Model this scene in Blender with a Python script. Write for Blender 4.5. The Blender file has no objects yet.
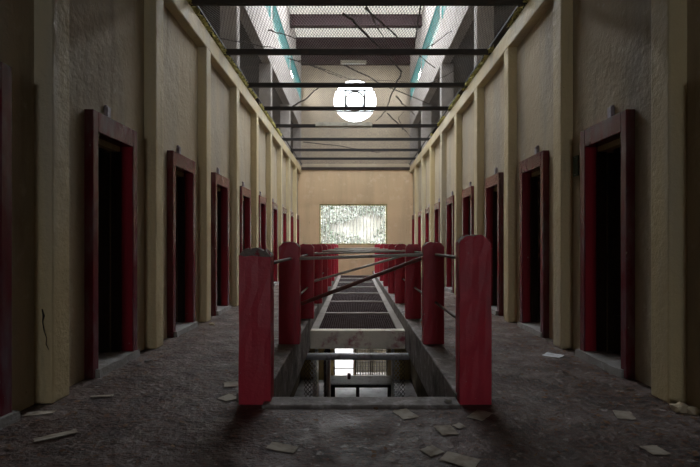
import bpy, bmesh, math, random
from mathutils import Vector, Matrix, noise

random.seed(7)
sc = bpy.context.scene
COL = sc.collection

# ------------------------------------------------------------------ camera
F = 467.0            # focal length in pixels of the 700 x 467 frame
VX, VY = 354.5, 244.0
EYE = 1.05
cam_d = bpy.data.cameras.new('camera')
cam = bpy.data.objects.new('camera', cam_d)
COL.objects.link(cam)
cam.location = (0, 0, EYE)
cam.rotation_euler = (math.pi / 2, 0, 0)
cam_d.sensor_width = 36
cam_d.lens = 36 * F / 700
cam_d.shift_x = (350 - VX) / 700
cam_d.shift_y = (VY - 233.5) / 700
cam_d.clip_start = 0.05
sc.camera = cam

# ------------------------------------------------------------------ light: overcast sky only
world = bpy.data.worlds.new('overcast_sky')
sc.world = world
world.use_nodes = True
bg = world.node_tree.nodes['Background']
bg.inputs[0].default_value = (0.90, 0.95, 1.0, 1)
bg.inputs[1].default_value = 17.0
vs = sc.view_settings
vs.view_transform = 'Standard'
vs.look = 'None'
vs.gamma = 1
vs.use_curve_mapping = False
vs.exposure = 0.3
sc.cycles.use_denoising = True
sc.cycles.diffuse_bounces = 3
sc.cycles.max_bounces = 10
sc.cycles.sample_clamp_indirect = 6


def portal(loc, rot, sx, sy):
    d = bpy.data.lights.new('window_portal', 'AREA')
    d.shape = 'RECTANGLE'
    d.size, d.size_y = sx, sy
    d.cycles.is_portal = True
    o = bpy.data.objects.new('window_portal', d)
    COL.objects.link(o)
    o.location = loc
    o.rotation_euler = rot


# ------------------------------------------------------------------ layout numbers (metres)
PXL, PXR = -1.98, 2.06        # pilaster faces
WXL, WXR = -2.10, 2.18        # wall faces
FXL, FXR = -2.03, 2.11        # door surround faces
OUT = 2.6                     # depth of the cells behind the wall
P0, STEP = 3.06, 1.6          # pilaster grid
YEND = 17.42
YBACK = -11.0
TOPZ = 3.93                   # wall top, level of the overhead grille
SP0, SP1, CL1, CEIL = 5.33, 6.34, 7.05, 8.05
WELL_L, WELL_R = -0.595, 0.68
WELL_N = 3.13
LOW = -4.0
GR0, GRS = 5.62, 1.48         # overhead bars
EAVE = 0.45
SKY0, SKY1, SKXL, SKXR = 9.8, 13.4, -1.9, 2.0   # roof opening added out of view to let in top light
portal(((SKXL + SKXR) / 2, (SKY0 + SKY1) / 2, CEIL + 0.25), (0, 0, 0), SKXR - SKXL, SKY1 - SKY0)
portal((WXL - 0.3, 11.2, (SP1 + CL1) / 2), (0, math.radians(-90), 0), CL1 - SP1, 12.8)
portal((WXR + 0.3, 11.2, (SP1 + CL1) / 2), (0, math.radians(90), 0), CL1 - SP1, 12.8)
portal((0.05, YEND + 0.3, 1.78), (math.radians(-90), 0, 0), 2.6, 1.6)
portal((0.02, YEND + 0.3, 6.42), (math.radians(-90), 0, 0), 1.7, 1.7)
portal((0.0, YBACK - 0.3, 2.1), (math.radians(90), 0, 0), 1.5, 1.4)
portal((0.2, YEND + 0.3, -2.9), (math.radians(-90), 0, 0), 2.6, 2.2)


# ------------------------------------------------------------------ materials
def new_mat(name):
    m = bpy.data.materials.new(name)
    m.use_nodes = True
    nt = m.node_tree
    return m, nt, nt.nodes['Principled BSDF']


def N(nt, typ, **kw):
    n = nt.nodes.new(typ)
    for k, v in kw.items():
        setattr(n, k, v)
    return n


def pos(nt, scale=(1, 1, 1)):
    g = N(nt, 'ShaderNodeNewGeometry')
    mp = N(nt, 'ShaderNodeMapping')
    mp.inputs['Scale'].default_value = scale
    nt.links.new(g.outputs['Position'], mp.inputs['Vector'])
    return mp.outputs['Vector']


def noise_ramp(nt, scale, lo, hi, stretch=(1, 1, 1), detail=5, rough=0.6):
    n = N(nt, 'ShaderNodeTexNoise')
    n.inputs['Scale'].default_value = scale
    n.inputs['Detail'].default_value = detail
    n.inputs['Roughness'].default_value = rough
    nt.links.new(pos(nt, stretch), n.inputs['Vector'])
    r = N(nt, 'ShaderNodeMapRange')
    r.inputs['From Min'].default_value = lo
    r.inputs['From Max'].default_value = hi
    nt.links.new(n.outputs['Fac'], r.inputs['Value'])
    return r.outputs['Result']


def mix(nt, fac, a, b):
    x = N(nt, 'ShaderNodeMix', data_type='RGBA')
    if isinstance(fac, (int, float)):
        x.inputs[0].default_value = fac
    else:
        nt.links.new(fac, x.inputs[0])
    for s, v in ((6, a), (7, b)):
        if isinstance(v, tuple):
            x.inputs[s].default_value = (*v, 1)
        else:
            nt.links.new(v, x.inputs[s])
    return x.outputs[2]


def weathered(name, base, layers, rough=0.8, bump=0.3, bscale=30, bdist=0.01, spec=0.3, metal=0, rough_noise=None, bump2=None):
    """base colour plus a list of (colour, noise scale, lo, hi, stretch) layers of stain and wear"""
    m, nt, b = new_mat(name)
    c = base
    for (colr, s, lo, hi, st) in layers:
        c = mix(nt, noise_ramp(nt, s, lo, hi, st), c, colr)
    if isinstance(c, tuple):
        b.inputs['Base Color'].default_value = (*c, 1)
    else:
        nt.links.new(c, b.inputs['Base Color'])
    b.inputs['Roughness'].default_value = rough
    b.inputs['Specular IOR Level'].default_value = spec
    b.inputs['Metallic'].default_value = metal
    if rough_noise:
        s, r0, r1 = rough_noise
        f = noise_ramp(nt, s, 0.35, 0.65)
        mr = N(nt, 'ShaderNodeMapRange')
        mr.inputs['To Min'].default_value = r0
        mr.inputs['To Max'].default_value = r1
        nt.links.new(f, mr.inputs['Value'])
        nt.links.new(mr.outputs['Result'], b.inputs['Roughness'])
    if bump:
        bp = N(nt, 'ShaderNodeBump')
        bp.inputs['Strength'].default_value = bump
        bp.inputs['Distance'].default_value = bdist
        nt.links.new(noise_ramp(nt, bscale, 0.2, 0.8), bp.inputs['Height'])
        out = bp.outputs['Normal']
        if bump2:
            b2 = N(nt, 'ShaderNodeBump')
            b2.inputs['Strength'].default_value = bump2[0]
            b2.inputs['Distance'].default_value = bump2[2]
            nt.links.new(noise_ramp(nt, bump2[1], 0.2, 0.8), b2.inputs['Height'])
            nt.links.new(out, b2.inputs['Normal'])
            out = b2.outputs['Normal']
        nt.links.new(out, b.inputs['Normal'])
    return m


V = (1, 1, 0.12)   # vertical streaks
I = (1, 1, 1)
M = {}
M['plaster'] = weathered('beige_plaster', (0.47, 0.39, 0.27), [
    ((0.36, 0.32, 0.26), 2.2, 0.45, 0.7, V), ((0.30, 0.25, 0.18), 5.0, 0.58, 0.75, V),
    ((0.52, 0.47, 0.37), 9.0, 0.6, 0.75, I), ((0.06, 0.05, 0.04), 26.0, 0.72, 0.76, I)],
    0.75, 0.4, 20, 0.012, 0.35, bump2=(0.35, 4, 0.03))
M['pilaster'] = weathered('cream_plaster', (0.55, 0.45, 0.26), [
    ((0.45, 0.40, 0.30), 2.6, 0.45, 0.7, V), ((0.32, 0.26, 0.17), 6.0, 0.6, 0.76, V),
    ((0.07, 0.05, 0.04), 30.0, 0.73, 0.77, I)],
    0.55, 0.4, 24, 0.012, 0.4, bump2=(0.4, 5, 0.03))
M['endplaster'] = weathered('tan_plaster', (0.66, 0.49, 0.31), [
    ((0.55, 0.41, 0.26), 2.0, 0.45, 0.7, V), ((0.72, 0.57, 0.4), 4.0, 0.55, 0.75, I),
    ((0.2, 0.14, 0.1), 12.0, 0.66, 0.74, V), ((0.1, 0.08, 0.07), 16.0, 0.71, 0.75, I)],
    0.85, 0.3, 20, 0.01, 0.2)
M['upper'] = weathered('grey_render', (0.42, 0.345, 0.25), [
    ((0.33, 0.28, 0.22), 1.6, 0.42, 0.7, V), ((0.50, 0.43, 0.33), 6.0, 0.58, 0.75, I)],
    0.85, 0.3, 24, 0.01, 0.2)
M['white'] = weathered('limewashed_concrete', (0.29, 0.26, 0.24), [
    ((0.22, 0.195, 0.17), 3.0, 0.45, 0.7, I), ((0.25, 0.22, 0.2), 9.0, 0.6, 0.75, I)],
    0.85, 0.3, 24, 0.01, 0.2)
M['floor'] = weathered('dirty_concrete_floor', (0.072, 0.045, 0.036), [
    ((0.15, 0.118, 0.11), 1.7, 0.48, 0.62, I), ((0.035, 0.022, 0.018), 4.0, 0.5, 0.60, I),
    ((0.30, 0.27, 0.26), 13.0, 0.60, 0.68, I), ((0.13, 0.06, 0.04), 34.0, 0.54, 0.64, I),
    ((0.02, 0.015, 0.013), 60.0, 0.60, 0.70, I)],
    0.6, 0.5, 26, 0.025, 0.42, rough_noise=(3.0, 0.32, 0.75), bump2=(0.6, 7, 0.05))
M['concrete'] = weathered('grey_concrete', (0.19, 0.165, 0.155), [
    ((0.36, 0.34, 0.33), 9.0, 0.52, 0.66, I), ((0.07, 0.055, 0.05), 4.0, 0.5, 0.66, I),
    ((0.16, 0.05, 0.05), 9.0, 0.64, 0.74, I)],
    0.7, 0.6, 35, 0.012, 0.4)
M['beam'] = weathered('limewashed_beam', (0.74, 0.69, 0.58), [
    ((0.55, 0.5, 0.43), 5.0, 0.48, 0.7, I), ((0.36, 0.11, 0.13), 6.5, 0.56, 0.70, I),
    ((0.1, 0.08, 0.07), 24.0, 0.66, 0.74, I)],
    0.8, 0.4, 30, 0.01, 0.3)
M['red'] = weathered('red_painted_concrete', (0.47, 0.018, 0.042), [
    ((0.37, 0.014, 0.034), 3.0, 0.45, 0.7, I), ((0.11, 0.02, 0.025), 7.0, 0.6, 0.74, V),
    ((0.45, 0.22, 0.22), 30.0, 0.685, 0.73, I)],
    0.42, 0.25, 40, 0.006, 0.45)
M['redtop'] = weathered('worn_grey_cap', (0.20, 0.165, 0.15), [
    ((0.24, 0.015, 0.03), 14.0, 0.52, 0.58, I), ((0.30, 0.26, 0.22), 30.0, 0.6, 0.7, I)],
    0.7, 0.5, 40, 0.01, 0.3)
M['maroon'] = weathered('maroon_painted_frame', (0.125, 0.008, 0.020), [
    ((0.14, 0.085, 0.105), 6.0, 0.47, 0.68, (1, 1, 0.3)), ((0.08, 0.012, 0.018), 4.0, 0.55, 0.75, V),
    ((0.35, 0.27, 0.26), 28.0, 0.68, 0.74, I)],
    0.27, 0.3, 26, 0.004, 0.6)
M['reveal'] = weathered('unfaded_rear_lit_red_paint', (0.26, 0.010, 0.020), [((0.14, 0.008, 0.014), 4.0, 0.45, 0.7, V), ((0.36, 0.3, 0.27), 12.0, 0.70, 0.74, I)], 0.4, 0.3, 30, 0.004)  # less faded red, with rear light on the far jamb put into the colour
M['olive'] = weathered('olive_wood', (0.36, 0.31, 0.14), [((0.22, 0.18, 0.09), 6, 0.5, 0.7, V)], 0.6, 0.3, 30, 0.005)
M['darkwood'] = weathered('dark_door_wood', (0.045, 0.032, 0.022), [((0.02, 0.015, 0.012), 5, 0.45, 0.7, V)], 0.55, 0.3, 40, 0.004)
M['sill'] = weathered('worn_threshold_concrete', (0.26, 0.25, 0.24), [
    ((0.14, 0.12, 0.11), 8, 0.5, 0.7, I), ((0.38, 0.37, 0.36), 18, 0.6, 0.72, I)], 0.7, 0.6, 40, 0.012, 0.4)
M['black_iron'] = weathered('black_iron', (0.016, 0.013, 0.013), [((0.035, 0.02, 0.015), 8, 0.55, 0.7, I)], 0.65, 0.2, 60, 0.003, 0.3)
M['wire'] = weathered('rusty_wire', (0.07, 0.055, 0.045), [((0.13, 0.11, 0.09), 5, 0.5, 0.7, I)], 0.6, 0, spec=0.4)
M['galv'] = weathered('galvanised_wire', (0.66, 0.67, 0.68), [((0.25, 0.2, 0.17), 6, 0.5, 0.7, I)], 0.45, 0, spec=0.5, metal=0.3)
M['deckwire'] = weathered('dark_deck_mesh', (0.035, 0.02, 0.02), [((0.06, 0.04, 0.04), 6, 0.5, 0.7, I)], 0.9, 0, spec=0.1)
M['pipe'] = weathered('grey_steel_pipe', (0.52, 0.49, 0.44), [
    ((0.28, 0.19, 0.14), 7, 0.52, 0.7, I), ((0.6, 0.58, 0.55), 14, 0.6, 0.72, I)], 0.42, 0.2, 60, 0.003, 0.5)
M['railpipe'] = weathered('shaded_rail_pipe', (0.10, 0.085, 0.075), [((0.06, 0.035, 0.025), 9, 0.5, 0.7, I)], 0.5, 0.2, 60, 0.003, 0.4)  # darker copy of the grey pipe, shade on the rails painted in
M['shade_tone'] = weathered('shade_toned_render', (0.05, 0.042, 0.036), [((0.08, 0.065, 0.05), 2, 0.5, 0.7, I)], 0.9, 0.2, 20, 0.01, 0.1)  # dark base colour stands in for black shade in and above the cells
M['lowside'] = weathered('shade_toned_lower_plaster', (0.09, 0.07, 0.045), [((0.05, 0.04, 0.03), 3, 0.45, 0.7, V)], 0.9, 0.2, 20, 0.01, 0.1)  # plaster darkened so the lower side walls read as in shadow
M['rustpipe'] = weathered('rusty_red_pipe', (0.15, 0.045, 0.035), [
    ((0.16, 0.13, 0.12), 6, 0.5, 0.68, I)], 0.5, 0.3, 60, 0.003, 0.4)
M['paintpipe'] = weathered('pale_painted_pipe', (0.68, 0.68, 0.72), [
    ((0.25, 0.23, 0.22), 9, 0.5, 0.7, I), ((0.1, 0.07, 0.06), 30, 0.64, 0.72, I)], 0.4, 0.2, 60, 0.003, 0.5)
M['teal'] = weathered('teal_painted_wire', (0.010, 0.13, 0.125), [((0.02, 0.07, 0.07), 6, 0.5, 0.7, I)], 0.5, 0)
M['purlin'] = weathered('red_oxide_steel', (0.025, 0.006, 0.008), [
    ((0.014, 0.005, 0.006), 4, 0.45, 0.7, I), ((0.10, 0.055, 0.055), 12, 0.62, 0.74, I)], 0.6, 0.3, 30, 0.006)
M['sheet'] = weathered('pale_corrugated_sheet', (0.80, 0.75, 0.68), [
    ((0.62, 0.56, 0.5), 2.0, 0.45, 0.7, (1, 0.2, 1))], 0.6, 0.1, 30, 0.004, 0.4)
_nt = M['sheet'].node_tree
_o = _nt.nodes['Material Output']
_t = N(_nt, 'ShaderNodeBsdfTranslucent')
_t.inputs['Color'].default_value = (0.9, 0.86, 0.78, 1)
_mx = N(_nt, 'ShaderNodeMixShader')
_mx.inputs[0].default_value = 0.035      # translucency added to brighten the underside of the roof sheets
_nt.links.new(_nt.nodes['Principled BSDF'].outputs[0], _mx.inputs[1])
_nt.links.new(_t.outputs[0], _mx.inputs[2])
_nt.links.new(_mx.outputs[0], _o.inputs['Surface'])
M['darkband'] = weathered('dark_stained_timber', (0.05, 0.035, 0.028), [((0.09, 0.06, 0.05), 9, 0.5, 0.7, I)], 0.7, 0.2, 40, 0.004)
M['whitebar'] = weathered('white_painted_bar', (0.62, 0.63, 0.6), [((0.35, 0.33, 0.3), 20, 0.5, 0.7, I)], 0.5, 0)
M['lamp'] = weathered('grey_enamel', (0.27, 0.25, 0.20), [((0.16, 0.14, 0.11), 8, 0.5, 0.7, I)], 0.45, 0)
M['tube'] = weathered('white_unlit_tube', (0.75, 0.75, 0.72), [], 0.25, 0)
M['green'] = weathered('dark_green_enamel', (0.03, 0.055, 0.03), [((0.06, 0.09, 0.05), 20, 0.5, 0.7, I)], 0.4, 0)
M['tab'] = weathered('grey_violet_metal', (0.40, 0.37, 0.42), [((0.15, 0.12, 0.13), 14, 0.5, 0.7, I)], 0.5, 0, metal=0.2)
M['paper'] = weathered('dirty_paper', (0.40, 0.36, 0.30), [
    ((0.22, 0.18, 0.14), 9, 0.45, 0.65, I)], 0.8, 0.3, 20, 0.01)
M['whitepaper'] = weathered('white_plastic_scrap', (0.75, 0.78, 0.82), [((0.45, 0.45, 0.46), 12, 0.5, 0.7, I)], 0.5, 0.3, 20, 0.01)
M['stick'] = weathered('dry_bark', (0.035, 0.025, 0.02), [((0.08, 0.06, 0.045), 20, 0.5, 0.7, I)], 0.85, 0.3, 60, 0.003)
M['litter'] = weathered('dead_leaves', (0.13, 0.065, 0.035), [((0.26, 0.17, 0.09), 25, 0.5, 0.7, I)], 0.8, 0)
M['moss'] = weathered('dry_moss', (0.42, 0.37, 0.12), [((0.2, 0.17, 0.07), 20, 0.45, 0.7, I)], 0.95, 0)
M['yard'] = weathered('pale_concrete_yard', (0.20, 0.19, 0.18), [((0.12, 0.11, 0.10), 1.2, 0.45, 0.7, I)], 0.9, 0)
M['earth'] = weathered('earth_bank', (0.055, 0.052, 0.04), [((0.10, 0.095, 0.08), 1.5, 0.5, 0.65, I)], 0.95, 0)
M['leaf'] = weathered('bank_leaves', (0.042, 0.054, 0.032), [
    ((0.09, 0.097, 0.078), 1.3, 0.42, 0.6, I), ((0.02, 0.026, 0.017), 2.5, 0.5, 0.65, I)], 0.6, 0)
M['table'] = weathered('pale_table_top', (0.62, 0.60, 0.57), [((0.35, 0.28, 0.25), 5, 0.55, 0.7, I)], 0.45, 0)
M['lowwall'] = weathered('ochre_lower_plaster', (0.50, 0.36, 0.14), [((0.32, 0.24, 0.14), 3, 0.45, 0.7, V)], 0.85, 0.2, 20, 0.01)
M['lowfloor'] = weathered('grey_lower_floor', (0.40, 0.38, 0.37), [((0.2, 0.18, 0.17), 2, 0.45, 0.7, I)], 0.6, 0.3, 20, 0.01)


# ------------------------------------------------------------------ mesh helpers
class MB:
    def __init__(s):
        s.v, s.f = [], []

    def box(s, x0, x1, y0, y1, z0, z1):
        x0, x1 = min(x0, x1), max(x0, x1)
        i = len(s.v)
        s.v += [(x0, y0, z0), (x1, y0, z0), (x1, y1, z0), (x0, y1, z0),
                (x0, y0, z1), (x1, y0, z1), (x1, y1, z1), (x0, y1, z1)]
        for q in ((0, 3, 2, 1), (4, 5, 6, 7), (0, 1, 5, 4), (1, 2, 6, 5), (2, 3, 7, 6), (3, 0, 4, 7)):
            s.f.append(tuple(i + k for k in q))
        return s

    def tube(s, pts, r, n=8, caps=True):
        pts = [Vector(p) for p in pts]
        rs = r if isinstance(r, (list, tuple)) else [r] * len(pts)
        rings = []
        for k, p in enumerate(pts):
            d = (pts[min(k + 1, len(pts) - 1)] - pts[max(k - 1, 0)]).normalized()
            up = Vector((0, 0, 1)) if abs(d.z) < 0.9 else Vector((1, 0, 0))
            a = d.cross(up).normalized()
            b = a.cross(d)
            ring = []
            for j in range(n):
                t = 2 * math.pi * (j + 0.5) / n
                ring.append(len(s.v))
                s.v.append(tuple(p + (a * math.cos(t) + b * math.sin(t)) * rs[k]))
            rings.append(ring)
        for k in range(len(rings) - 1):
            for j in range(n):
                s.f.append((rings[k][j], rings[k][(j + 1) % n], rings[k + 1][(j + 1) % n], rings[k + 1][j]))
        if caps:
            s.f.append(tuple(reversed(rings[0])))
            s.f.append(tuple(rings[-1]))
        return s

    def quad(s, a, b, c, d):
        i = len(s.v)
        s.v += [tuple(a), tuple(b), tuple(c), tuple(d)]
        s.f.append((i, i + 1, i + 2, i + 3))
        return s

    def wires(s, o, u, v, lu, lv, pu, pv, r):
        """a diamond lattice of straight wires over the rectangle o, u*lu, v*lv; cell size pu x pv"""
        o, u, v = Vector(o), Vector(u).normalized(), Vector(v).normalized()
        for sg in (1, -1):
            # lines a/pu + sg*b/pv = k
            k0, k1 = (0, lu / pu + lv / pv) if sg > 0 else (-lv / pv, lu / pu)
            k = math.floor(k0) + 1
            while k < k1:
                c = []
                for a in (0, lu):
                    b = (k - a / pu) * pv * sg
                    if -1e-6 <= b <= lv + 1e-6:
                        c.append((a, b))
                for b in (0, lv):
                    a = (k - sg * b / pv) * pu
                    if 1e-6 < a < lu - 1e-6:
                        c.append((a, b))
                if len(c) >= 2:
                    p, q = c[0], c[1]
                    P, Q = o + u * p[0] + v * p[1], o + u * q[0] + v * q[1]
                    if (P - Q).length > 0.02:
                        s.tube([P, Q], r, 4, False)
                k += 1
        return s

    def grid(s, o, u, v, lu, lv, pu, pv, r):
        o, u, v = Vector(o), Vector(u).normalized(), Vector(v).normalized()
        k = 0
        while k * pu <= lu + 1e-6:
            s.tube([o + u * k * pu, o + u * k * pu + v * lv], r, 4, False)
            k += 1
        k = 0
        while k * pv <= lv + 1e-6:
            s.tube([o + v * k * pv, o + v * k * pv + u * lu], r, 4, False)
            k += 1
        return s

    def mesh(s, name):
        me = bpy.data.meshes.new(name)
        me.from_pydata(s.v, [], s.f)
        me.update()
        return me

    def build(s, name, mat, parent=None, smooth=False, bevel=0, seg=1):
        return link(name, s.mesh(name), mat, parent, smooth, bevel, seg)


def link(name, me, mat, parent=None, smooth=False, bevel=0, seg=1):
    if mat and not me.materials:
        me.materials.append(M[mat])
    o = bpy.data.objects.new(name, me)
    COL.objects.link(o)
    if parent:
        o.parent = parent
    if smooth:
        me.polygons.foreach_set('use_smooth', [True] * len(me.polygons))
    if bevel:
        b = o.modifiers.new('bevel', 'BEVEL')
        b.width = bevel
        b.segments = seg
        b.limit_method = 'ANGLE'
    return o


def tag(o, label=None, cat=None, group=None, kind=None):
    if label:
        o['label'] = label
    if cat:
        o['category'] = cat
    if group:
        o['group'] = group
    if kind:
        o['kind'] = kind
    return o


def empty(name, loc=(0, 0, 0), rz=0):
    o = bpy.data.objects.new(name, None)
    o.empty_display_size = 0.1
    COL.objects.link(o)
    o.location = loc
    o.rotation_euler = (0, 0, rz)
    return o


ORD = ['first', 'second', 'third', 'fourth', 'fifth', 'sixth', 'seventh', 'eighth', 'ninth', 'tenth', 'eleventh', 'twelfth']


def ray(px, py, Y=None, Z=None):
    """the point a photo pixel shows, at depth Y or at height Z"""
    if Y is None:
        Y = F * (EYE - Z) / (py - VY)
    return Vector(((px - VX) * Y / F, Y, EYE + (VY - py) * Y / F))


# ================================================================== SETTING
ndoor = 0
DOORS = range(-1, 9)          # bay k lies between pilaster k and k+1
PIL = range(-1, 9)


def side_wall(side):
    sg = -1 if side == 'left' else 1
    wx, px, fx = (WXL, PXL, FXL) if sg < 0 else (WXR, PXR, FXR)
    th = 0.2
    xo = wx + sg * th
    m = MB()
    cur = YBACK
    for k in DOORS:
        y0, y1 = P0 + k * STEP + 0.62, P0 + k * STEP + 1.23
        m.box(wx, xo, cur, y0, 0, TOPZ)
        m.box(wx, xo, y0, y1, 1.96, TOPZ)
        cur = y1
    m.box(wx, xo, cur, YEND, 0, TOPZ)
    w = m.build('wall_' + side, 'plaster')
    tag(w, 'long stained beige cell wall ' + ('facing the green plaque' if sg < 0 else 'carrying the green plaque'), 'wall', kind='structure')
    for k in PIL:
        y = P0 + k * STEP
        MB().box(px, wx + sg * 0.01, y, y + 0.19, 0, TOPZ - 0.235).build('pilaster', 'pilaster', w, bevel=0.012, seg=2)
    MB().box(px, wx + sg * 0.01, YBACK, YEND, TOPZ - 0.24, TOPZ).build('ring_beam', 'pilaster', w, bevel=0.01)
    # upper storey: pillars, spandrel, top band
    for k in (3, 5, 7, 9):
        y = min(P0 + k * STEP, YEND - 0.2)
        MB().box(px, px + sg * 0.29, y, y + 0.2, TOPZ, SP0).build('upper_pillar', 'white', w, bevel=0.01)
        MB().box(px, px + sg * 0.2, y, y + 0.2, SP1, CL1).build('upper_pillar', 'white', w)
    MB().box(px, px + sg * 0.21, 5.3, YEND, SP0, SP1).build('spandrel', 'white', w, bevel=0.01)
    MB().box(px, px + sg * 0.21, 5.3, YEND, CL1, CEIL + 0.1).build('top_band', 'white', w)
    # cells behind: slab, lean-to roof, outer wall, floor
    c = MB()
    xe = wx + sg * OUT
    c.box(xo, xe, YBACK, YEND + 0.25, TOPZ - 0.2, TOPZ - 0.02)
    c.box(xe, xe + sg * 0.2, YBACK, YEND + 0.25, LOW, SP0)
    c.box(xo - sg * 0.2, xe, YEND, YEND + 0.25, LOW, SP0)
    c.build('cell_shell', 'shade_tone', w)
    MB().box(px + sg * 0.2, xe + sg * 0.3, YBACK, YEND + 0.4, SP0 + 0.02, SP0 + 0.14).build('lean_to_roof', 'shade_tone', w)
    return w


WL = side_wall('left')
WR = side_wall('right')

# ---- floor with the well cut out
m = MB()
xa, xb = WXL - OUT, WXR + OUT
SL = 0.16
m.box(xa, xb, YBACK, WELL_N, -SL, 0)
m.box(xa, WELL_L - 0.02, WELL_N, YEND, -SL, 0)
m.box(WELL_R + 0.02, xb, WELL_N, YEND, -SL, 0)
FL = tag(m.build('floor', 'floor'), 'dark dirty concrete corridor floor around the open stairwell', 'floor', kind='structure')
# edge beams of the well and the front kerb
for nm, x0, x1 in (('l', WELL_L - 0.2, WELL_L), ('r', WELL_R, WELL_R + 0.2)):
    b = MB()
    seg = 40
    b.box(x0, x1, WELL_N, YEND, -0.36, 0.05)
    b.build('edge_beam', 'concrete', FL, bevel=0.012, seg=2)
MB().box(WELL_L, WELL_R, 2.98, WELL_N + 0.02, -0.36, 0.022).build('front_kerb', 'concrete', FL, bevel=0.01, seg=2)


# ---- end walls
def wall_with_rects(y0, y1, x0, x1, z0, z1, holes):
    """boxes tiling the rectangle around rectangular holes (hx0,hx1,hz0,hz1)"""
    m = MB()
    xs = sorted({x0, x1, *[h[0] for h in holes], *[h[1] for h in holes]})
    for a, b in zip(xs, xs[1:]):
        hs = sorted([h for h in holes if h[0] <= a + 1e-6 and h[1] >= b - 1e-6], key=lambda h: h[2])
        z = z0
        for h in hs:
            if h[2] > z:
                m.box(a, b, y0, y1, z, h[2])
            z = h[3]
        if z1 > z:
            m.box(a, b, y0, y1, z, z1)
    return m


T = 0.25
EX0, EX1 = WXL - 0.2, WXR + 0.2
W1 = (-1.31, 1.22, 1.02, 2.54)
RC, RZ, RR = 0.02, 6.42, 0.82
LD = (-0.78, -0.02, LOW, -2.6)     # lower doorway
LG = (0.02, 1.24, LOW + 0.02, -2.6)   # lower grated opening
we = wall_with_rects(YEND, YEND + T, EX0, EX1, LOW, TOPZ - 0.02, [W1, LD, LG]).build('wall_end', 'endplaster')
tag(we, 'tan plastered end wall with barred window and round window', 'wall', kind='structure')
# upper gable with the round hole
m = MB()
hx = 1.0
m.box(EX0, RC - hx, YEND, YEND + T, TOPZ - 0.02, CEIL + 0.1)
m.box(RC + hx, EX1, YEND, YEND + T, TOPZ - 0.02, CEIL + 0.1)
m.box(RC - hx, RC + hx, YEND, YEND + T, TOPZ - 0.02, RZ - hx)
m.box(RC - hx, RC + hx, YEND, YEND + T, RZ + hx, CEIL + 0.1)
n = 64
base = len(m.v)
for yy in (YEND, YEND + T):
    for j in range(n):
        t = 2 * math.pi * j / n
        c, s_ = math.cos(t), math.sin(t)
        q = hx / max(abs(c), abs(s_))
        m.v.append((RC + RR * c, yy, RZ + RR * s_))
        m.v.append((RC + q * c, yy, RZ + q * s_))
for j in range(n):
    k = (j + 1) % n
    a, b = base + 2 * j, base + 2 * k
    m.f.append((a, a + 1, b + 1, b))
    a2, b2 = a + 2 * n, b + 2 * n
    m.f.append((a2, b2, b2 + 1, a2 + 1))
    m.f.append((a, b, b2, a2))
m.build('gable', 'upper', we)
MB().box(EX0, EX1, YEND - 0.05, YEND + 0.01, TOPZ - 0.12, TOPZ - 0.02).build('string_course', 'darkband', we)

wb = wall_with_rects(YBACK - T, YBACK, xa, xb, LOW, SP0 + 0.2, [(-0.75, 0.75, 1.4, 2.8)]).build('wall_back', 'endplaster')  # unseen rear window, added to light posts and pilasters from behind
tag(wb, 'plastered end wall behind the corridor landing', 'wall', kind='structure')

# ---- ceilings
def sheets(m, x0, x1, y0, y1):
    n_ = max(2, int((x1 - x0) / 0.0127))
    i0 = len(m.v)
    for i in range(n_ + 1):
        x = x0 + (x1 - x0) * i / n_
        z = CEIL + 0.10 + 0.018 * math.sin(2 * math.pi * x / 0.076)
        m.v += [(x, y0, z), (x, y1, z)]
    for i in range(n_):
        a = i0 + 2 * i
        m.f.append((a, a + 1, a + 3, a + 2))


# unseen roof opening, added for more top light: an open strip between SKY0 and SKY1
m = MB()
x0, x1 = EX0 - EAVE, EX1 + EAVE
sheets(m, x0, x1, 5.0, SKY0)
sheets(m, x0, SKXL, SKY0, SKY1)
sheets(m, SKXR, x1, SKY0, SKY1)
sheets(m, x0, x1, SKY1, YEND + 0.7)
ce = tag(m.build('ceiling', 'sheet', smooth=True), 'pale corrugated roof sheets on red purlins over the nave', 'ceiling', kind='structure')
for k in range(2, 10):
    y = min(P0 + k * STEP, YEND - 0.14)
    p = MB()
    p.box(PXL + 0.0, PXR, y, y + 0.12, CEIL - 0.32, CEIL + 0.02)
    p.box(PXL + 0.0, PXR, y - 0.04, y + 0.16, CEIL - 0.34, CEIL - 0.305)
    p.build('purlin', 'purlin', ce)
MB().box(xa, xb, YBACK, 5.3, TOPZ, TOPZ + 0.15).build('light_block_slab', 'upper', ce)  # unseen slab added to keep top light off the foreground
MB().box(EX0, EX1, 5.1, 5.3, TOPZ + 0.15, CEIL + 0.1).build('light_block_gable', 'upper', ce)  # unseen gable over the slab edge, added to block the roof light

# ---- windows
w = empty('window_1', (0, YEND, W1[2]))
tag(w, 'wide barred window in the tan end wall', 'window', kind='structure')
fr = MB()
L0, L1, B0, B1 = W1
yy = 0.02
for (a, b, c, d) in ((L0, L0 + 0.05, 0, B1 - B0), (L1 - 0.05, L1, 0, B1 - B0), (L0, L1, 0, 0.05), (L0, L1, B1 - B0 - 0.05, B1 - B0)):
    fr.box(a, b, yy, yy + 0.1, c, d)
fr.build('window_frame', 'olive', w)
nb = 19
bar = MB().tube([(0, 0, 0.04), (0, 0, B1 - B0 - 0.04)], 0.015, 8).mesh('bar')
for i in range(nb):
    o = link('bar', bar, 'whitebar', w)
    o.location = (L0 + 0.06 + (L1 - L0 - 0.12) * (i + 0.5) / nb, yy + 0.05, 0)
w = empty('window_2', (RC, YEND, RZ))
tag(w, 'round window high in the gable with ring tracery', 'window', kind='structure')


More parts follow.
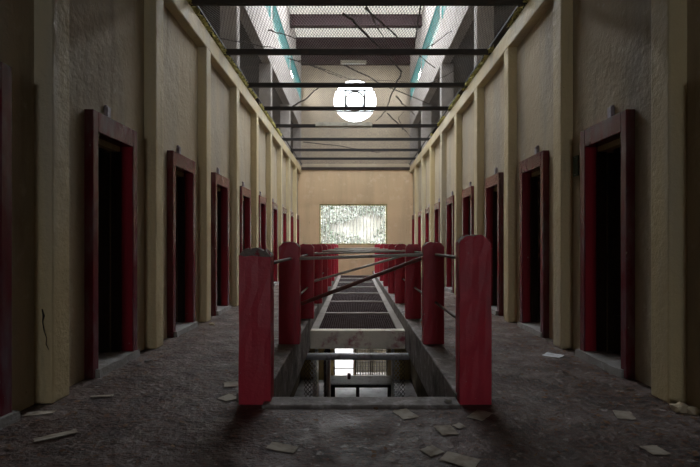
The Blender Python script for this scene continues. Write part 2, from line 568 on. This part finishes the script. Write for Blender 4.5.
def ring(r, t, d, n=48, y0=0.0):
    m = MB()
    for j in range(n):
        a = 2 * math.pi * j / n
        for rr, yy in ((r - t, y0), (r, y0), (r, y0 + d), (r - t, y0 + d)):
            m.v.append((rr * math.cos(a), yy, rr * math.sin(a)))
    for j in range(n):
        k = (j + 1) % n
        for q in range(4):
            m.f.append((4 * j + q, 4 * k + q, 4 * k + (q + 1) % 4, 4 * j + (q + 1) % 4))
    return m


ring(RR, 0.03, 0.06, 64, 0.08).build('rim', 'upper', w)
ring(0.38, 0.06, 0.06, 48, 0.08).build('inner_ring', 'black_iron', w)
for x in (-0.36, 0.36):
    MB().box(x - 0.03, x + 0.03, 0.09, 0.13, -0.42, 0.42).build('mullion', 'black_iron', w)
for z in (-0.40, 0.40):
    MB().box(-0.7, 0.7, 0.09, 0.13, z - 0.025, z + 0.025).build('transom', 'black_iron', w)
MB().box(-0.012, 0.012, 0.1, 0.12, -RR, RR).build('mullion', 'wire', w)
MB().box(-RR, RR, 0.1, 0.12, -0.012, 0.012).build('transom', 'wire', w)

nwin = 3
for sg, px in ((-1, PXL), (1, PXR)):
    for i, k in enumerate((1, 3, 5, 7)):
        y0 = max(P0 + k * STEP + 0.2, 5.32)
        y1 = min(P0 + (k + 2) * STEP, YEND - 0.2)
        w = empty('window_%d' % nwin, (px + sg * 0.02, y0, SP1))
        nwin += 1
        tag(w, 'teal wire clerestory screen, %s from the round window, %s' % (ORD[3 - i], 'plaque side' if sg > 0 else 'side facing the plaque'), 'window', kind='structure')
        MB().wires((0, 0.01, 0.01), (0, 1, 0), (0, 0, 1), y1 - y0 - 0.02, CL1 - SP1 - 0.02, 0.12, 0.10, 0.0045).build('wire_screen', 'teal', w)
        f = MB()
        for (a, b, c, d) in ((0, 0.02, 0, CL1 - SP1), (y1 - y0 - 0.02, y1 - y0, 0, CL1 - SP1), (0, y1 - y0, 0, 0.012), (0, y1 - y0, CL1 - SP1 - 0.02, CL1 - SP1)):
            f.box(-0.012, 0.012, a, b, c, d)
        f.build('screen_frame', 'teal', w)

# ---- cell doors
dm = {}


def door(side, k):
    global ndoor
    ndoor += 1
    sg = -1 if side == 'left' else 1
    wx, fx = (WXL, FXL) if sg < 0 else (WXR, FXR)
    y0 = P0 + k * STEP + 0.57
    e = empty('door_%d' % ndoor, (wx, y0, 0))
    tag(e, 'maroon framed cell doorway, %s from the barred window, %s' % (ORD[8 - k], 'plaque side' if sg > 0 else 'side facing the plaque'),
        'doorway', kind='structure')
    x = fx - wx
    xi = sg * 0.13
    W = 0.74
    rnd = random.Random(k * 7 + sg)
    fm = MB()
    fm.box(x, xi, 0, 0.075, 0, 2.10)
    fm.box(x, xi, W - 0.085, W, 0, 2.10)
    fm.box(x, xi, 0.075, W - 0.085, 1.94, 2.10)
    fm.build('surround', 'maroon', e, bevel=0.004)
    g = MB()
    xa_, xb_ = sg * 0.05, sg * 0.12
    g.box(xa_, xb_, 0.075, W - 0.085, 1.89, 1.94)
    g.build('inner_lintel', 'olive', e)
    MB().box(xa_, xb_, 0.075, 0.10, 0.07, 1.89).build('inner_jamb', 'darkwood', e)
    MB().box(xa_ - sg * 0.015, xb_, W - 0.11, W - 0.085, 0.07, 1.89).build('inner_jamb', 'darkwood', e)
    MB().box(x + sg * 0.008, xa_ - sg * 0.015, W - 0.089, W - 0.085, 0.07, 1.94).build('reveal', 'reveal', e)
    # plank door standing open into the cell, hinged on the far jamb
    lf = empty_leaf = MB()
    lw = 0.53
    lf.box(0, 0.035, -lw, 0, 0.07, 1.88)
    leaf = lf.build('door_leaf', 'darkwood', e)
    leaf.location = (sg * 0.14, W - 0.1, 0)
    leaf.rotation_euler = (0, 0, sg * math.radians(rnd.uniform(70, 100)))
    for z in (0.3, 1.0, 1.65):
        MB().box(-0.03, 0.0, -lw + 0.04, -0.04, z, z + 0.1).build('ledge', 'darkwood', leaf)
    MB().tube([(-0.02, -lw + 0.06, 1.08), (-0.06, -lw + 0.06, 1.06), (-0.06, -lw + 0.06, 0.94), (-0.02, -lw + 0.06, 0.92)], 0.009, 6).build('handle', 'black_iron', leaf)
    # worn concrete threshold
    t = MB()
    nseg = 6
    for i in range(nseg + 1):
        yy = 0.03 + (W - 0.01) * i / nseg
        dx = rnd.uniform(-0.012, 0.012)
        dz = rnd.uniform(-0.01, 0.006)
        t.v += [(-sg * 0.10 + dx, yy, 0.0), (-sg * 0.092 + dx, yy, 0.062 + dz), (sg * 0.16, yy, 0.068), (sg * 0.16, yy, 0.0)]
    for i in range(nseg):
        a = 4 * i
        for q in range(4):
            f_ = (a + q, a + (q + 1) % 4, a + 4 + (q + 1) % 4, a + 4 + q)
            t.f.append(f_)
    t.f += [(0, 1, 2, 3), tuple(4 * nseg + q for q in (3, 2, 1, 0))]
    t.build('threshold', 'sill', e)
    b = MB()
    b.box(-sg * 0.035, -sg * 0.0, 0.28, 0.33, 2.10, 2.20)
    b.box(-sg * 0.02, -sg * 0.0, 0.29, 0.32, 2.20, 2.215)
    b.build('bracket', 'tab', e)


for k in range(-1, 9):
    door('left', k)
    door('right', k)

# ---- lower storey seen through the well
lf = MB().box(xa, xb, YBACK, YEND + 0.25, LOW - 0.2, LOW).build('floor_lower', 'lowfloor')
tag(lf, 'pale grey floor of the storey below, seen through the well', 'floor', kind='structure')
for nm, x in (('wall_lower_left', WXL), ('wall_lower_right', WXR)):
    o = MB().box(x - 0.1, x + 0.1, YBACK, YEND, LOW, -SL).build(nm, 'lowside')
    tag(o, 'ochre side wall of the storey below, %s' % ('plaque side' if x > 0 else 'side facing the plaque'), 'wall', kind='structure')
o = MB()
o.box(WXL + 0.1, LD[0], YEND - 0.04, YEND - 0.005, LOW, -SL)
o.box(LG[1], WXR - 0.1, YEND - 0.04, YEND - 0.005, LOW, -SL)
o.box(LD[0], LG[1], YEND - 0.04, YEND - 0.005, -2.6, -SL)
tag(o.build('wall_lower_end', 'lowwall'), 'ochre end wall of the storey below around the bright openings', 'wall', kind='structure')

# ================================================================== THINGS
# ---- outside: yard, planted bank
o = MB().box(-30, 30, YEND + 0.25, 26, LOW - 0.4, LOW - 0.15).build('yard', 'yard')
tag(o, 'pale concrete yard outside the lower openings', 'yard', kind='structure')
o = MB().box(0.05, 3.0, 18.9, 19.1, LOW - 0.15, -2.2).build('wall_yard', 'earth')  # added only to darken what shows through the lower gates
tag(o, 'added dark wall dimming the view behind the lower bar gates', 'wall', kind='structure')
m = MB()
gx, gy = 40, 16
for j in range(gy + 1):
    for i in range(gx + 1):
        x = -18 + 36 * i / gx
        t = j / gy
        y = 24.5 + 6.5 * t
        z = LOW - 0.3 + 8.4 * t ** 0.8
        nz = noise.noise(Vector((x * 0.4, y * 0.4, 0)))
        m.v.append((x, y + nz * 0.6, z + nz * 0.5))
for j in range(gy):
    for i in range(gx):
        a = j * (gx + 1) + i
        m.f.append((a, a + 1, a + gx + 2, a + gx + 1))
bank = tag(m.build('bank', 'earth', smooth=True), 'earth bank rising behind the barred window', 'bank', kind='structure')
m = MB()
rg = random.Random(3)
for i in range(26000):
    x = rg.uniform(-12, 12)
    t = rg.uniform(0.15, 1.0)
    y = 24.5 + 6.5 * t
    if noise.noise(Vector((x * 0.7, t * 5, 3))) < -0.18:
        continue
    z = LOW - 0.3 + 8.4 * t ** 0.8
    nz = noise.noise(Vector((x * 0.4, y * 0.4, 0)))
    p = Vector((x, y + nz * 0.6 - rg.uniform(0.0, 0.5), z + nz * 0.5 + rg.uniform(0.0, 0.3)))
    s_ = rg.uniform(0.05, 0.13)
    a = Vector((rg.gauss(0, 1), rg.gauss(0, 1), rg.gauss(0, 1))).normalized()
    b = a.cross(Vector((rg.gauss(0, 1), rg.gauss(0, 1), rg.gauss(0, 1)))).normalized()
    m.quad(p - a * s_, p - b * s_ * 0.5, p + a * s_, p + b * s_ * 0.5)
tag(m.build('creeper_leaves', 'leaf'), 'green creeper leaves covering the bank outside the barred window', 'foliage', kind='stuff')

# ---- red railing posts
PW = 0.208
PD = 0.125


def post_mesh(h, seed, worn):
    rg = random.Random(seed)
    bm = bmesh.new()
    hw = PW / 2
    ch = 0.045
    lv = [(0.0, hw)] + [(h * i / 8, hw) for i in range(1, 8)] + [(h - ch, hw), (h - 0.012, hw - ch * 0.72), (h, hw - ch)]
    rings = []
    for z, w_ in lv:
        pts = []
        per = 5
        for s_ in range(4):
            for q in range(per):
                t = -1 + 2 * q / per
                x, y = [(t, -1), (1, t), (-t, 1), (-1, -t)][s_]
                x, y = x * w_, y * PD / 2
                jit = 0.0035 if z > 0 else 0
                jz = 0.006 * worn if z > h - ch - 0.01 else 0
                pts.append(bm.verts.new((x + rg.uniform(-jit, jit) * 0.6, y + rg.uniform(-jit, jit) * 0.6, z + rg.uniform(-jz, jz))))
        rings.append(pts)
    nn = len(rings[0])
    for a, b in zip(rings, rings[1:]):
        for j in range(nn):
            f = bm.faces.new((a[j], a[(j + 1) % nn], b[(j + 1) % nn], b[j]))
    f = bm.faces.new(list(rings[-1]))
    bm.faces.new(list(reversed(rings[0])))
    me = bpy.data.meshes.new('shaft')
    bm.to_mesh(me)
    bm.free()
    me.materials.append(M['red'])
    me.materials.append(M['redtop'])
    for p in me.polygons:
        if p.normal.z > 0.3 or (worn > 2 and p.center.z > h - 0.05):
            p.material_index = 1
    return me


PLX, PRX = -0.548 - PW / 2, 0.687 + PW / 2
std = [post_mesh(1.05, i, 1) for i in range(3)]
pl1 = post_mesh(1.015, 11, 2.2)
pr1 = post_mesh(1.105, 12, 1.2)
for side, x in (('left', PLX), ('right', PRX)):
    for k in range(9):
        y = 3.05 + PD / 2 + k * STEP
        me = std[(k * 2 + (side == 'left')) % 3]
        if k == 0:
            me = pl1 if side == 'left' else pr1
            lab = 'red concrete post with a worn grey top at the open well corner' if side == 'left' else \
                'tallest red concrete post with white chips at the open well corner'
        else:
            lab = 'red concrete railing post, %s from the open well end, %s' % (ORD[k], 'plaque side' if side == 'right' else 'side facing the plaque')
        o = link('railing_post', me, None)
        b = o.modifiers.new('bevel', 'BEVEL')
        b.width = 0.006
        b.segments = 2
        b.limit_method = 'ANGLE'
        b.angle_limit = math.radians(50)
        o.location = (x, y, 0.0 if k == 0 else 0.05)
        if k:
            o.scale.z = 0.95 if k > 1 else 0.967
        tag(o, lab, 'post', 'red posts along the well')

# rails between posts
for side, x in (('left', PLX), ('right', PRX)):
    for k in range(8):
        for hi, z in ((1, 0.945), (0, 0.465)):
            if side == 'left' and k == 0 and not hi:
                continue
            if side == 'left' and hi:
                z = 0.905
            y0 = 3.05 + k * STEP + PD
            y1 = 3.05 + (k + 1) * STEP
            o = MB().tube([(x + 0.02, y0 - 0.01, z), (x + 0.02, y1 + 0.01, z)], 0.014, 8).build('rail_pipe', 'railpipe', smooth=True)
            tag(o, '%s rail pipe in the %s gap from the open well end, %s' % ('upper' if hi else 'lower', ORD[k], 'plaque side' if side == 'right' else 'facing plaque'),
                'rail', 'rail pipes between the red posts')

# pipes laid across the well
XL, XR = -0.548 - 0.01, 0.687 + 0.01


def cross(name, a, b, r, mat, label):
    o = MB().tube([a, b], r, 10).build(name, mat, smooth=True)
    tag(o, label, 'pipe', 'pipes tied across the well')


Y2, Y3 = 3.05 + STEP + PD / 2, 3.05 + 2 * STEP + PD / 2
cross('cross_pipe', (XL + 0.01, Y2 - 0.035, 0.905), (XR - 0.01, Y2 - 0.03, 0.943), 0.0165, 'pipe', 'level grey pipe tied across the well between the second posts')
cross('cross_pipe', (XL + 0.019, Y2 + 0.02, 0.445), (XR - 0.019, Y2 + 0.02, 0.905), 0.020, 'rustpipe', 'rusty slanting pipe crossing the well between the second posts')
cross('cross_pipe', (XL + 0.01, Y3 - 0.03, 0.92), (XR - 0.01, Y3 - 0.03, 0.955), 0.014, 'pipe', 'level grey pipe tied across the well between the third posts')
cross('cross_pipe', (XL + 0.01, Y3 + 0.04, 0.545), (XR - 0.01, Y3 + 0.04, 0.90), 0.016, 'pipe', 'thin grey slanting pipe crossing the well between the third posts')
for k in (3, 4, 6):
    yk = 3.05 + k * STEP + PD / 2
    cross('cross_pipe', (XL + 0.01, yk, 0.93), (XR - 0.01, yk, 0.94), 0.015, 'pipe', 'level pipe tied across the well between the %s posts' % ORD[k])

# ---- mesh deck over the rest of the well
deck = tag(empty('mesh_deck', (0, 6.25, -0.36)), 'wire mesh deck in a pale concrete frame covering the well', 'deck')
DZ = -0.11
zz = DZ + 0.36
yb = [6.25 + i * STEP for i in range(7)] + [YEND - 0.12]
for i, y in enumerate(yb):
    MB().box(WELL_L, WELL_R, y - 6.25, y - 6.25 + (0.16 if i == 0 else 0.11), zz - 0.245, zz).build('cross_beam', 'beam' if i == 0 else 'white', deck, bevel=0.01, seg=2)
for x0, x1 in ((WELL_L, WELL_L + 0.10), (WELL_R - 0.10, WELL_R)):
    for i in range(len(yb) - 1):
        MB().box(x0, x1, yb[i] - 6.25 + (0.16 if i == 0 else 0.11), yb[i + 1] - 6.25, zz - 0.12, zz - 0.004).build('side_beam', 'white', deck)
for i in range(len(yb) - 1):
    y0 = yb[i] - 6.25 + (0.15 if i == 0 else 0.10)
    y1 = yb[i + 1] - 6.25
    pm = MB().grid((WELL_L + 0.09, y0, zz - 0.03), (1, 0, 0), (0, 1, 0), WELL_R - WELL_L - 0.18, y1 - y0, 0.032, 0.042, 0.0105)
    pm.build('mesh_panel', 'deckwire', deck)

# ---- wire stair cage hanging under the deck, seen through the open well
cg = tag(empty('stair_cage', (0, 5.9, LOW)), 'tall wire mesh stair cage below the open well', 'cage')
hz = -0.37 - LOW
MB().tube([(WELL_L - 0.02, 0, hz), (WELL_R + 0.01, 0, hz)], 0.044, 12).build('top_pipe', 'paintpipe', cg, smooth=True)
for x, y, r, mt in ((-0.33, 0.05, 0.027, 'pipe'), (-0.50, 0.15, 0.034, 'beam'), (0.56, 0.95, 0.025, 'pipe'), (-0.56, 1.0, 0.025, 'pipe')):
    MB().tube([(x, y, 0), (x, y, hz)], r, 10).build('upright', mt, cg, smooth=True)
for x0 in (-0.56, 0.48):
    MB().wires((x0, 0.0, 0.3), (1, 0, 0), (0, 0, 1), 0.09, hz - 0.33, 0.045, 0.06, 0.006).build('mesh_strip', 'galv', cg)
MB().wires((-0.40, 0.2, 0.3), (0, 1, 0), (0, 0, 1), 1.6, hz - 0.3, 0.24, 0.06, 0.0065).build('mesh_panel', 'deckwire', cg)
MB().wires((0.57, 0.3, 0.3), (1, 0, 0), (0, 0, 1), 0.1, hz - 0.3, 0.05, 0.06, 0.004).build('mesh_panel', 'wire', cg)
MB().wires((-0.67, 0.3, 0.3), (1, 0, 0), (0, 0, 1), 0.1, hz - 0.3, 0.05, 0.06, 0.004).build('mesh_panel', 'wire', cg)

# ---- things of the lower storey
tb = tag(empty('work_table', (0.22, 14.6, LOW)), 'long pale topped table on the floor below the well', 'table')
MB().box(-1.0, 1.0, -0.35, 0.55, 0.74, 0.79).build('table_top', 'table', tb, bevel=0.006)
MB().box(-0.98, 0.98, -0.33, -0.30, 0.66, 0.74).build('apron', 'darkwood', tb)
for x in (-0.9, -0.12, 0.9):
    for y in (-0.3, 0.5):
        MB().box(x - 0.05, x + 0.05, y - 0.03, y + 0.05, 0, 0.74).build('leg', 'darkwood', tb)
cup = MB()
prof = [(0.001, 0), (0.05, 0), (0.055, 0.09), (0.06, 0.17), (0.05, 0.172), (0.045, 0.03), (0.001, 0.028)]
nn = 20
for r, z in prof:
    for j in range(nn):
        t = 2 * math.pi * j / nn
        cup.v.append((r * math.cos(t), r * math.sin(t), z))
for i in range(len(prof) - 1):
    for j in range(nn):
        cup.f.append((i * nn + j, i * nn + (j + 1) % nn, (i + 1) * nn + (j + 1) % nn, (i + 1) * nn + j))
c = cup.build('tin_cup', 'rustpipe', smooth=True)
c.location = (-0.17, 14.75, LOW + 0.79)
tag(c, 'small dark tin standing on the pale lower table', 'tin')
for i, (x0, x1, lab) in enumerate(((0.02, 0.62, 'iron bar gate beside the bright lower doorway'), (0.64, 1.24, 'iron bar gate against the ochre lower wall'))):
    g = tag(empty('bar_gate', (x0, YEND + 0.08, LOW + 0.02)), lab, 'gate', 'iron bar gates of the lower storey')
    f = MB()
    W_, H_ = x1 - x0, 1.36
    for (a, b, c_, d) in ((0, 0.05, 0, H_), (W_ - 0.05, W_, 0, H_), (0, W_, 0, 0.05), (0, W_, H_ - 0.05, H_)):
        f.box(a, b, -0.025, 0.025, c_, d)
    f.build('gate_frame', 'black_iron', g)
    vb = MB().tube([(0, 0, 0.03), (0, 0, H_ - 0.03)], 0.016, 6).mesh('bar')
    for q in range(1, 6):
        o = link('bar', vb, 'black_iron', g)
        o.location = (W_ * q / 6, 0, 0)
    hb = MB().tube([(0.03, 0, 0), (W_ - 0.03, 0, 0)], 0.016, 6).mesh('crossbar')
    for q in range(1, 9):
        o = link('crossbar', hb, 'black_iron', g)
        o.location = (0, 0, H_ * q / 9)
fd = MB()
for x0, x1 in ((LD[0], LD[0] + 0.05), (LD[1] - 0.03, LD[1])):
    fd.box(x0, x1, YEND + 0.02, YEND + 0.12, LOW, LD[3])
fd.box(LD[0], LD[1], YEND + 0.02, YEND + 0.12, LD[3] - 0.05, LD[3])
fd.box(LD[0], LD[1], YEND + 0.05, YEND + 0.08, LOW + 0.38, LOW + 0.41)
tag(fd.build('door_%d' % (ndoor + 1), 'black_iron'), 'bright open doorway in the storey below', 'doorway', kind='structure')

# ---- overhead grille
gr = tag(empty('overhead_grille', (0, 0, TOPZ)), 'black iron grille of crossbars and wire mesh spanning overhead', 'grille')
k = 0
while True:
    y = GR0 + k * GRS
    if y > YEND - 0.3:
        break
    MB().box(PXL - 0.05, PXR + 0.05, y - 0.03, y + 0.03, 0.0, 0.075).build('crossbar', 'black_iron', gr)
    k += 1
for x0, x1 in ((PXL + 0.004, PXL + 0.03), (PXR - 0.03, PXR - 0.004)):
    MB().box(x0, x1, 5.32, YEND - 0.02, 0.075, 0.10).build('edge_angle', 'black_iron', gr)
MB().wires((PXL + 0.01, 5.32, 0.10), (1, 0, 0), (0, 1, 0), PXR - PXL - 0.02, YEND - 5.36, 0.040, 0.11, 0.0028).build('wire_mesh', 'wire', gr)

# dry branches and wires lying on the grille (traced in the photograph, put on the grille's plane)
ZG = TOPZ + 0.125
BR = [
    ([(287, 58), (315, 67), (342, 78)], 0.010), ([(344, 13), (372, 40), (402, 71), (393, 92), (386, 111), (376, 121)], 0.016),
    ([(364, 7), (398, 38), (435, 68)], 0.012), ([(345, 65), (390, 88), (431, 105)], 0.013),
    ([(293, 107), (308, 97), (322, 85)], 0.017), ([(396, 96), (405, 106), (415, 115)], 0.015),
    ([(387, 113), (399, 124), (411, 137)], 0.014), ([(420, 1), (419, 24), (414, 48)], 0.012),
    ([(424, 51), (436, 42), (452, 31)], 0.010), ([(424, 86), (438, 80), (454, 71)], 0.010),
    ([(303, 142), (340, 146), (380, 153)], 0.016), ([(217, 38), (247, 43), (277, 49)], 0.009),
    ([(268, 30), (280, 33), (300, 39), (326, 41)], 0.009), ([(366, 4), (382, 36), (394, 58)], 0.009),
    ([(300, 60), (350, 79), (408, 82)], 0.006), ([(402, 130), (398, 118), (404, 112)], 0.010),
]
BRL = ['thin branch running from the teal screen towards the round window',
       'long forked-back branch bent in a hook beside the round window',
       'straight branch slanting from the nearest crossbar to the plaque side',
       'thin branch slanting just past the round window top',
       'short thick stick lying off the round window, facing-plaque side',
       'short stick between two crossbars beside the round window',
       'stick slanting below the hooked branch',
       'branch running lengthwise along the mesh by the plaque-side screen',
       'slim twig beside the plaque-side upper pillar',
       'slim twig further along the plaque-side spandrel',
       'thick branch lying almost level beyond the batten light',
       'long slim twig beside the pillar facing the plaque',
       'slim twig crossing towards the purlins by the teal screen',
       'slim branch alongside the hooked branch',
       'hair-thin twig sagging level above the round window',
       'tiny crooked twig at the hooked branch end']
for i, (pts, r) in enumerate(BR):
    P = [ray(x, y, Z=ZG + r + 0.034 * (i % 5)) for x, y in pts]
    Q = []
    rg = random.Random(i)
    for a, b in zip(P, P[1:]):
        for t in (0, 0.25, 0.5, 0.75):
            Q.append(a.lerp(b, t) + Vector((rg.uniform(-.02, .02), rg.uniform(-.03, .03), 0)))
    Q.append(P[-1])
    rr = [r * (1.15 - 0.6 * j / len(Q)) for j in range(len(Q))]
    o = MB().tube(Q, rr, 6).build('dry_branch', 'stick', smooth=True)
    tag(o, BRL[i] + ', on the overhead mesh', 'branch', 'dry branches on the overhead grille')

# moss along the wall tops
for side, x in (('facing the plaque', PXL - 0.03), ('of the plaque side', PXR + 0.03)):
    m = MB()
    rg = random.Random(5 if x > 0 else 6)
    for i in range(2200):
        y = rg.uniform(5.4, 12.5)
        if noise.noise(Vector((y * 1.3, x, 0))) < -0.1:
            continue
        p = Vector((x + (0.02 + rg.uniform(0.0, 0.05)) * (1 if x < 0 else -1), y, TOPZ + rg.uniform(0.0, 0.05)))
        s_ = rg.uniform(0.01, 0.026)
        a = Vector((rg.gauss(0, 1), rg.gauss(0, 1), rg.gauss(0, 1))).normalized()
        b = a.orthogonal().normalized()
        m.quad(p - a * s_, p - b * s_, p + a * s_, p + b * s_)
    tag(m.build('moss_litter', 'moss'), 'yellowish moss and leaf litter along the wall top ' + side, 'moss', kind='stuff')


# dried vine clinging to a pilaster
vp = [ray(x, y, Y=P0 - 0.008) for x, y in ((42, 309), (43.5, 316), (42.5, 322), (44, 330), (46.5, 338), (46, 344), (49, 350))]
vn = MB().tube(vp, [0.003, 0.007, 0.003, 0.0035, 0.002, 0.003, 0.0015], 6).build('dry_vine', 'stick', smooth=True)
tag(vn, 'short dark dried vine clinging to a cream pilaster', 'vine')

# ---- unlit batten lights
def batten(loc, w_, label):
    e = tag(empty('batten_light', loc), label, 'light', 'unlit batten lights')
    h = MB()
    h.v = []
    pr = [(-0.05, 0.09), (-0.075, 0.0), (0.075, 0.0), (0.05, 0.09)]
    for x in (-w_ / 2, w_ / 2):
        for (y, z) in pr:
            h.v.append((x, y, z))
    for q in range(4):
        h.f.append((q, (q + 1) % 4, 4 + (q + 1) % 4, 4 + q))
    h.f += [(3, 2, 1, 0), (4, 5, 6, 7)]
    h.build('housing', 'lamp', e)
    MB().tube([(-w_ / 2 + 0.04, 0, -0.03), (w_ / 2 - 0.04, 0, -0.03)], 0.016, 10).build('tube', 'tube', e, smooth=True)
    for sx in (-1, 1):
        MB().box(sx * (w_ / 2 - 0.02) - 0.015, sx * (w_ / 2 - 0.02) + 0.015, -0.02, 0.02, -0.055, 0.0).build('lamp_holder', 'lamp', e)


batten((-0.26, GR0 + 4 * GRS - 0.12, TOPZ - 0.005), 1.38, 'pale batten light with bare tube hung under the iron grille')
batten((-0.04, YEND - 0.28, CEIL - 0.36), 0.95, 'short batten light under the roof purlin above the round window')

# ---- small green plaque on the plastered wall
p0 = ray(577, 166, Y=F * WXR / (577 - VX))
pq = tag(empty('wall_plaque', (WXR, p0.y, p0.z)), 'small dark green plaque beside a cell door surround', 'plaque')
MB().box(-0.018, 0.0, -0.05, 0.05, -0.10, 0.10).build('plate', 'green', pq, bevel=0.004)
for z in (-0.085, 0.085):
    MB().tube([(-0.024, 0, z), (-0.016, 0, z)], 0.006, 8).build('screw', 'galv', pq)


# ---- scraps of paper on the floor
SCR = []


def scrap(px, py, w_, l_, rz, mat, label, seed):
    rg = random.Random(seed)
    p = ray(px, py, Z=0.0)
    SCR.append(p)
    m = MB()
    n_ = 5
    top = []
    for j in range(n_ + 1):
        for i in range(n_ + 1):
            x = (i / n_ - 0.5) * w_ + rg.uniform(-0.003, 0.003)
            y = (j / n_ - 0.5) * l_ + rg.uniform(-0.003, 0.003)
            z = 0.006 + 0.006 * abs(noise.noise(Vector((x * 9 + seed, y * 9, 0)))) + (0.004 * (i / n_) ** 3 if seed % 2 else 0)
            m.v.append((x, y, z))
    for j in range(n_):
        for i in range(n_):
            a = j * (n_ + 1) + i
            m.f.append((a, a + 1, a + n_ + 2, a + n_ + 1))
    o = m.build('paper_scrap', mat)
    s_ = o.modifiers.new('solid', 'SOLIDIFY')
    s_.thickness = 0.003
    o.location = (p.x, p.y, 0)
    o.rotation_euler = (0, 0, rz)
    tag(o, label, 'paper', 'paper scraps on the corridor floor')


scrap(56, 437, 0.07, 0.20, -0.9, 'paper', 'pale oblong scrap lying alone on the floor facing the plaque', 1)
scrap(40, 414, 0.06, 0.16, -1.3, 'paper', 'pale strip on the floor at the foot of a pilaster', 2)
scrap(102, 397, 0.05, 0.14, -1.3, 'paper', 'thin pale strip on the floor near a threshold', 3)
scrap(231, 385, 0.10, 0.12, 0.3, 'paper', 'crumpled paper scrap beside the worn-topped red post', 4)
scrap(228, 399, 0.10, 0.11, 0.9, 'paper', 'folded paper scrap at the foot of the worn-topped post', 5)
scrap(480, 416, 0.10, 0.16, -0.7, 'paper', 'paper strip in front of the chipped tall red post', 6)
scrap(624, 416, 0.10, 0.13, -0.3, 'paper', 'square grey paper on the floor before a pilaster', 7)
scrap(655, 451, 0.09, 0.10, 0.1, 'paper', 'small square grey paper lying out on bare floor', 8)
scrap(553, 356, 0.12, 0.16, 0.8, 'whitepaper', 'white plastic scrap by the second pilaster base', 9)
scrap(446, 431, 0.10, 0.13, 0.2, 'paper', 'torn paper scrap among others before the kerb', 10)
scrap(459, 427, 0.05, 0.06, 0.5, 'paper', 'little torn scrap beside the strip of paper', 11)
scrap(460, 461, 0.11, 0.17, 1.0, 'paper', 'large torn sheet lying out from the kerb', 12)
scrap(405, 415, 0.10, 0.15, 0.4, 'paper', 'flat paper scrap just before the well kerb', 13)
scrap(432, 452, 0.09, 0.09, 0.6, 'paper', 'square paper scrap out from the kerb middle', 14)
scrap(282, 449, 0.07, 0.16, 1.2, 'paper', 'brownish paper strip before the well kerb', 15)


# ---- rubble lumps
def lump(px, py, s_, mat, label, seed, zb=0.0):
    p = ray(px, py, Z=zb)
    bm = bmesh.new()
    bmesh.ops.create_icosphere(bm, subdivisions=2, radius=1)
    for v in bm.verts:
        k_ = 1 + 0.45 * noise.noise(v.co * 1.3 + Vector((seed * 3.1, 0, 0)))
        v.co = Vector((v.co.x * s_ * k_, v.co.y * s_ * 0.8 * k_, max(v.co.z * s_ * 0.55 * k_, -s_ * 0.3) + s_ * 0.3))
    me = bpy.data.meshes.new('rubble_lump')
    bm.to_mesh(me)
    bm.free()
    o = link('rubble_lump', me, mat)
    o.location = (p.x, p.y, zb)
    tag(o, label, 'rubble', 'plaster lumps on the floor')


lump(681, 411, 0.06, 'plaster', 'pale plaster lump at the foot of a pilaster', 1)
lump(693, 413, 0.045, 'plaster', 'smaller plaster lump beside another pilaster lump', 2)
lump(448, 402, 0.028, 'sill', 'small pale lump on the kerb by the chipped post', 3, 0.022)
lump(376, 409, 0.016, 'litter', 'tiny orange crumb of brick before the kerb', 4)
lump(148, 362, 0.03, 'sill', 'white crumb of plaster by a cell threshold', 5)
lump(139, 366, 0.02, 'sill', 'small crumb next to the threshold corner', 6)
lump(212, 325, 0.04, 'plaster', 'plaster crumb by a far pilaster base', 7)
# ---- leaf litter
m = MB()
rg = random.Random(9)
for i in range(5200):
    u = rg.random()
    if u < 0.42:
        x = PXR - abs(rg.gauss(0, 0.45)); y = rg.uniform(2.0, 9)
    elif u < 0.62:
        x = PXL + abs(rg.gauss(0, 0.5)); y = rg.uniform(2.0, 9)
    else:
        x = rg.uniform(PXL, PXR); y = rg.uniform(1.6, 8)
    if WELL_L - 0.22 < x < WELL_R + 0.22 and y > 2.9:
        continue
    if any((x - q.x) ** 2 + (y - q.y) ** 2 < 0.02 for q in SCR):
        continue
    z = 0.006
    a = rg.uniform(0, 6.28)
    l_ = rg.uniform(0.008, 0.03)
    w_ = l_ * rg.choice((0.12, 0.2, 0.5))
    d = Vector((math.cos(a), math.sin(a), rg.uniform(-.12, .12))) * l_
    e_ = Vector((-math.sin(a), math.cos(a), rg.uniform(-.3, .3))) * w_
    p = Vector((x, y, z + abs(d.z) + abs(e_.z)))
    m.quad(p - d, p - e_, p + d, p + e_)
tag(m.build('leaf_litter', 'litter'), 'dead leaves and twig bits strewn over the corridor floor', 'litter', kind='stuff')
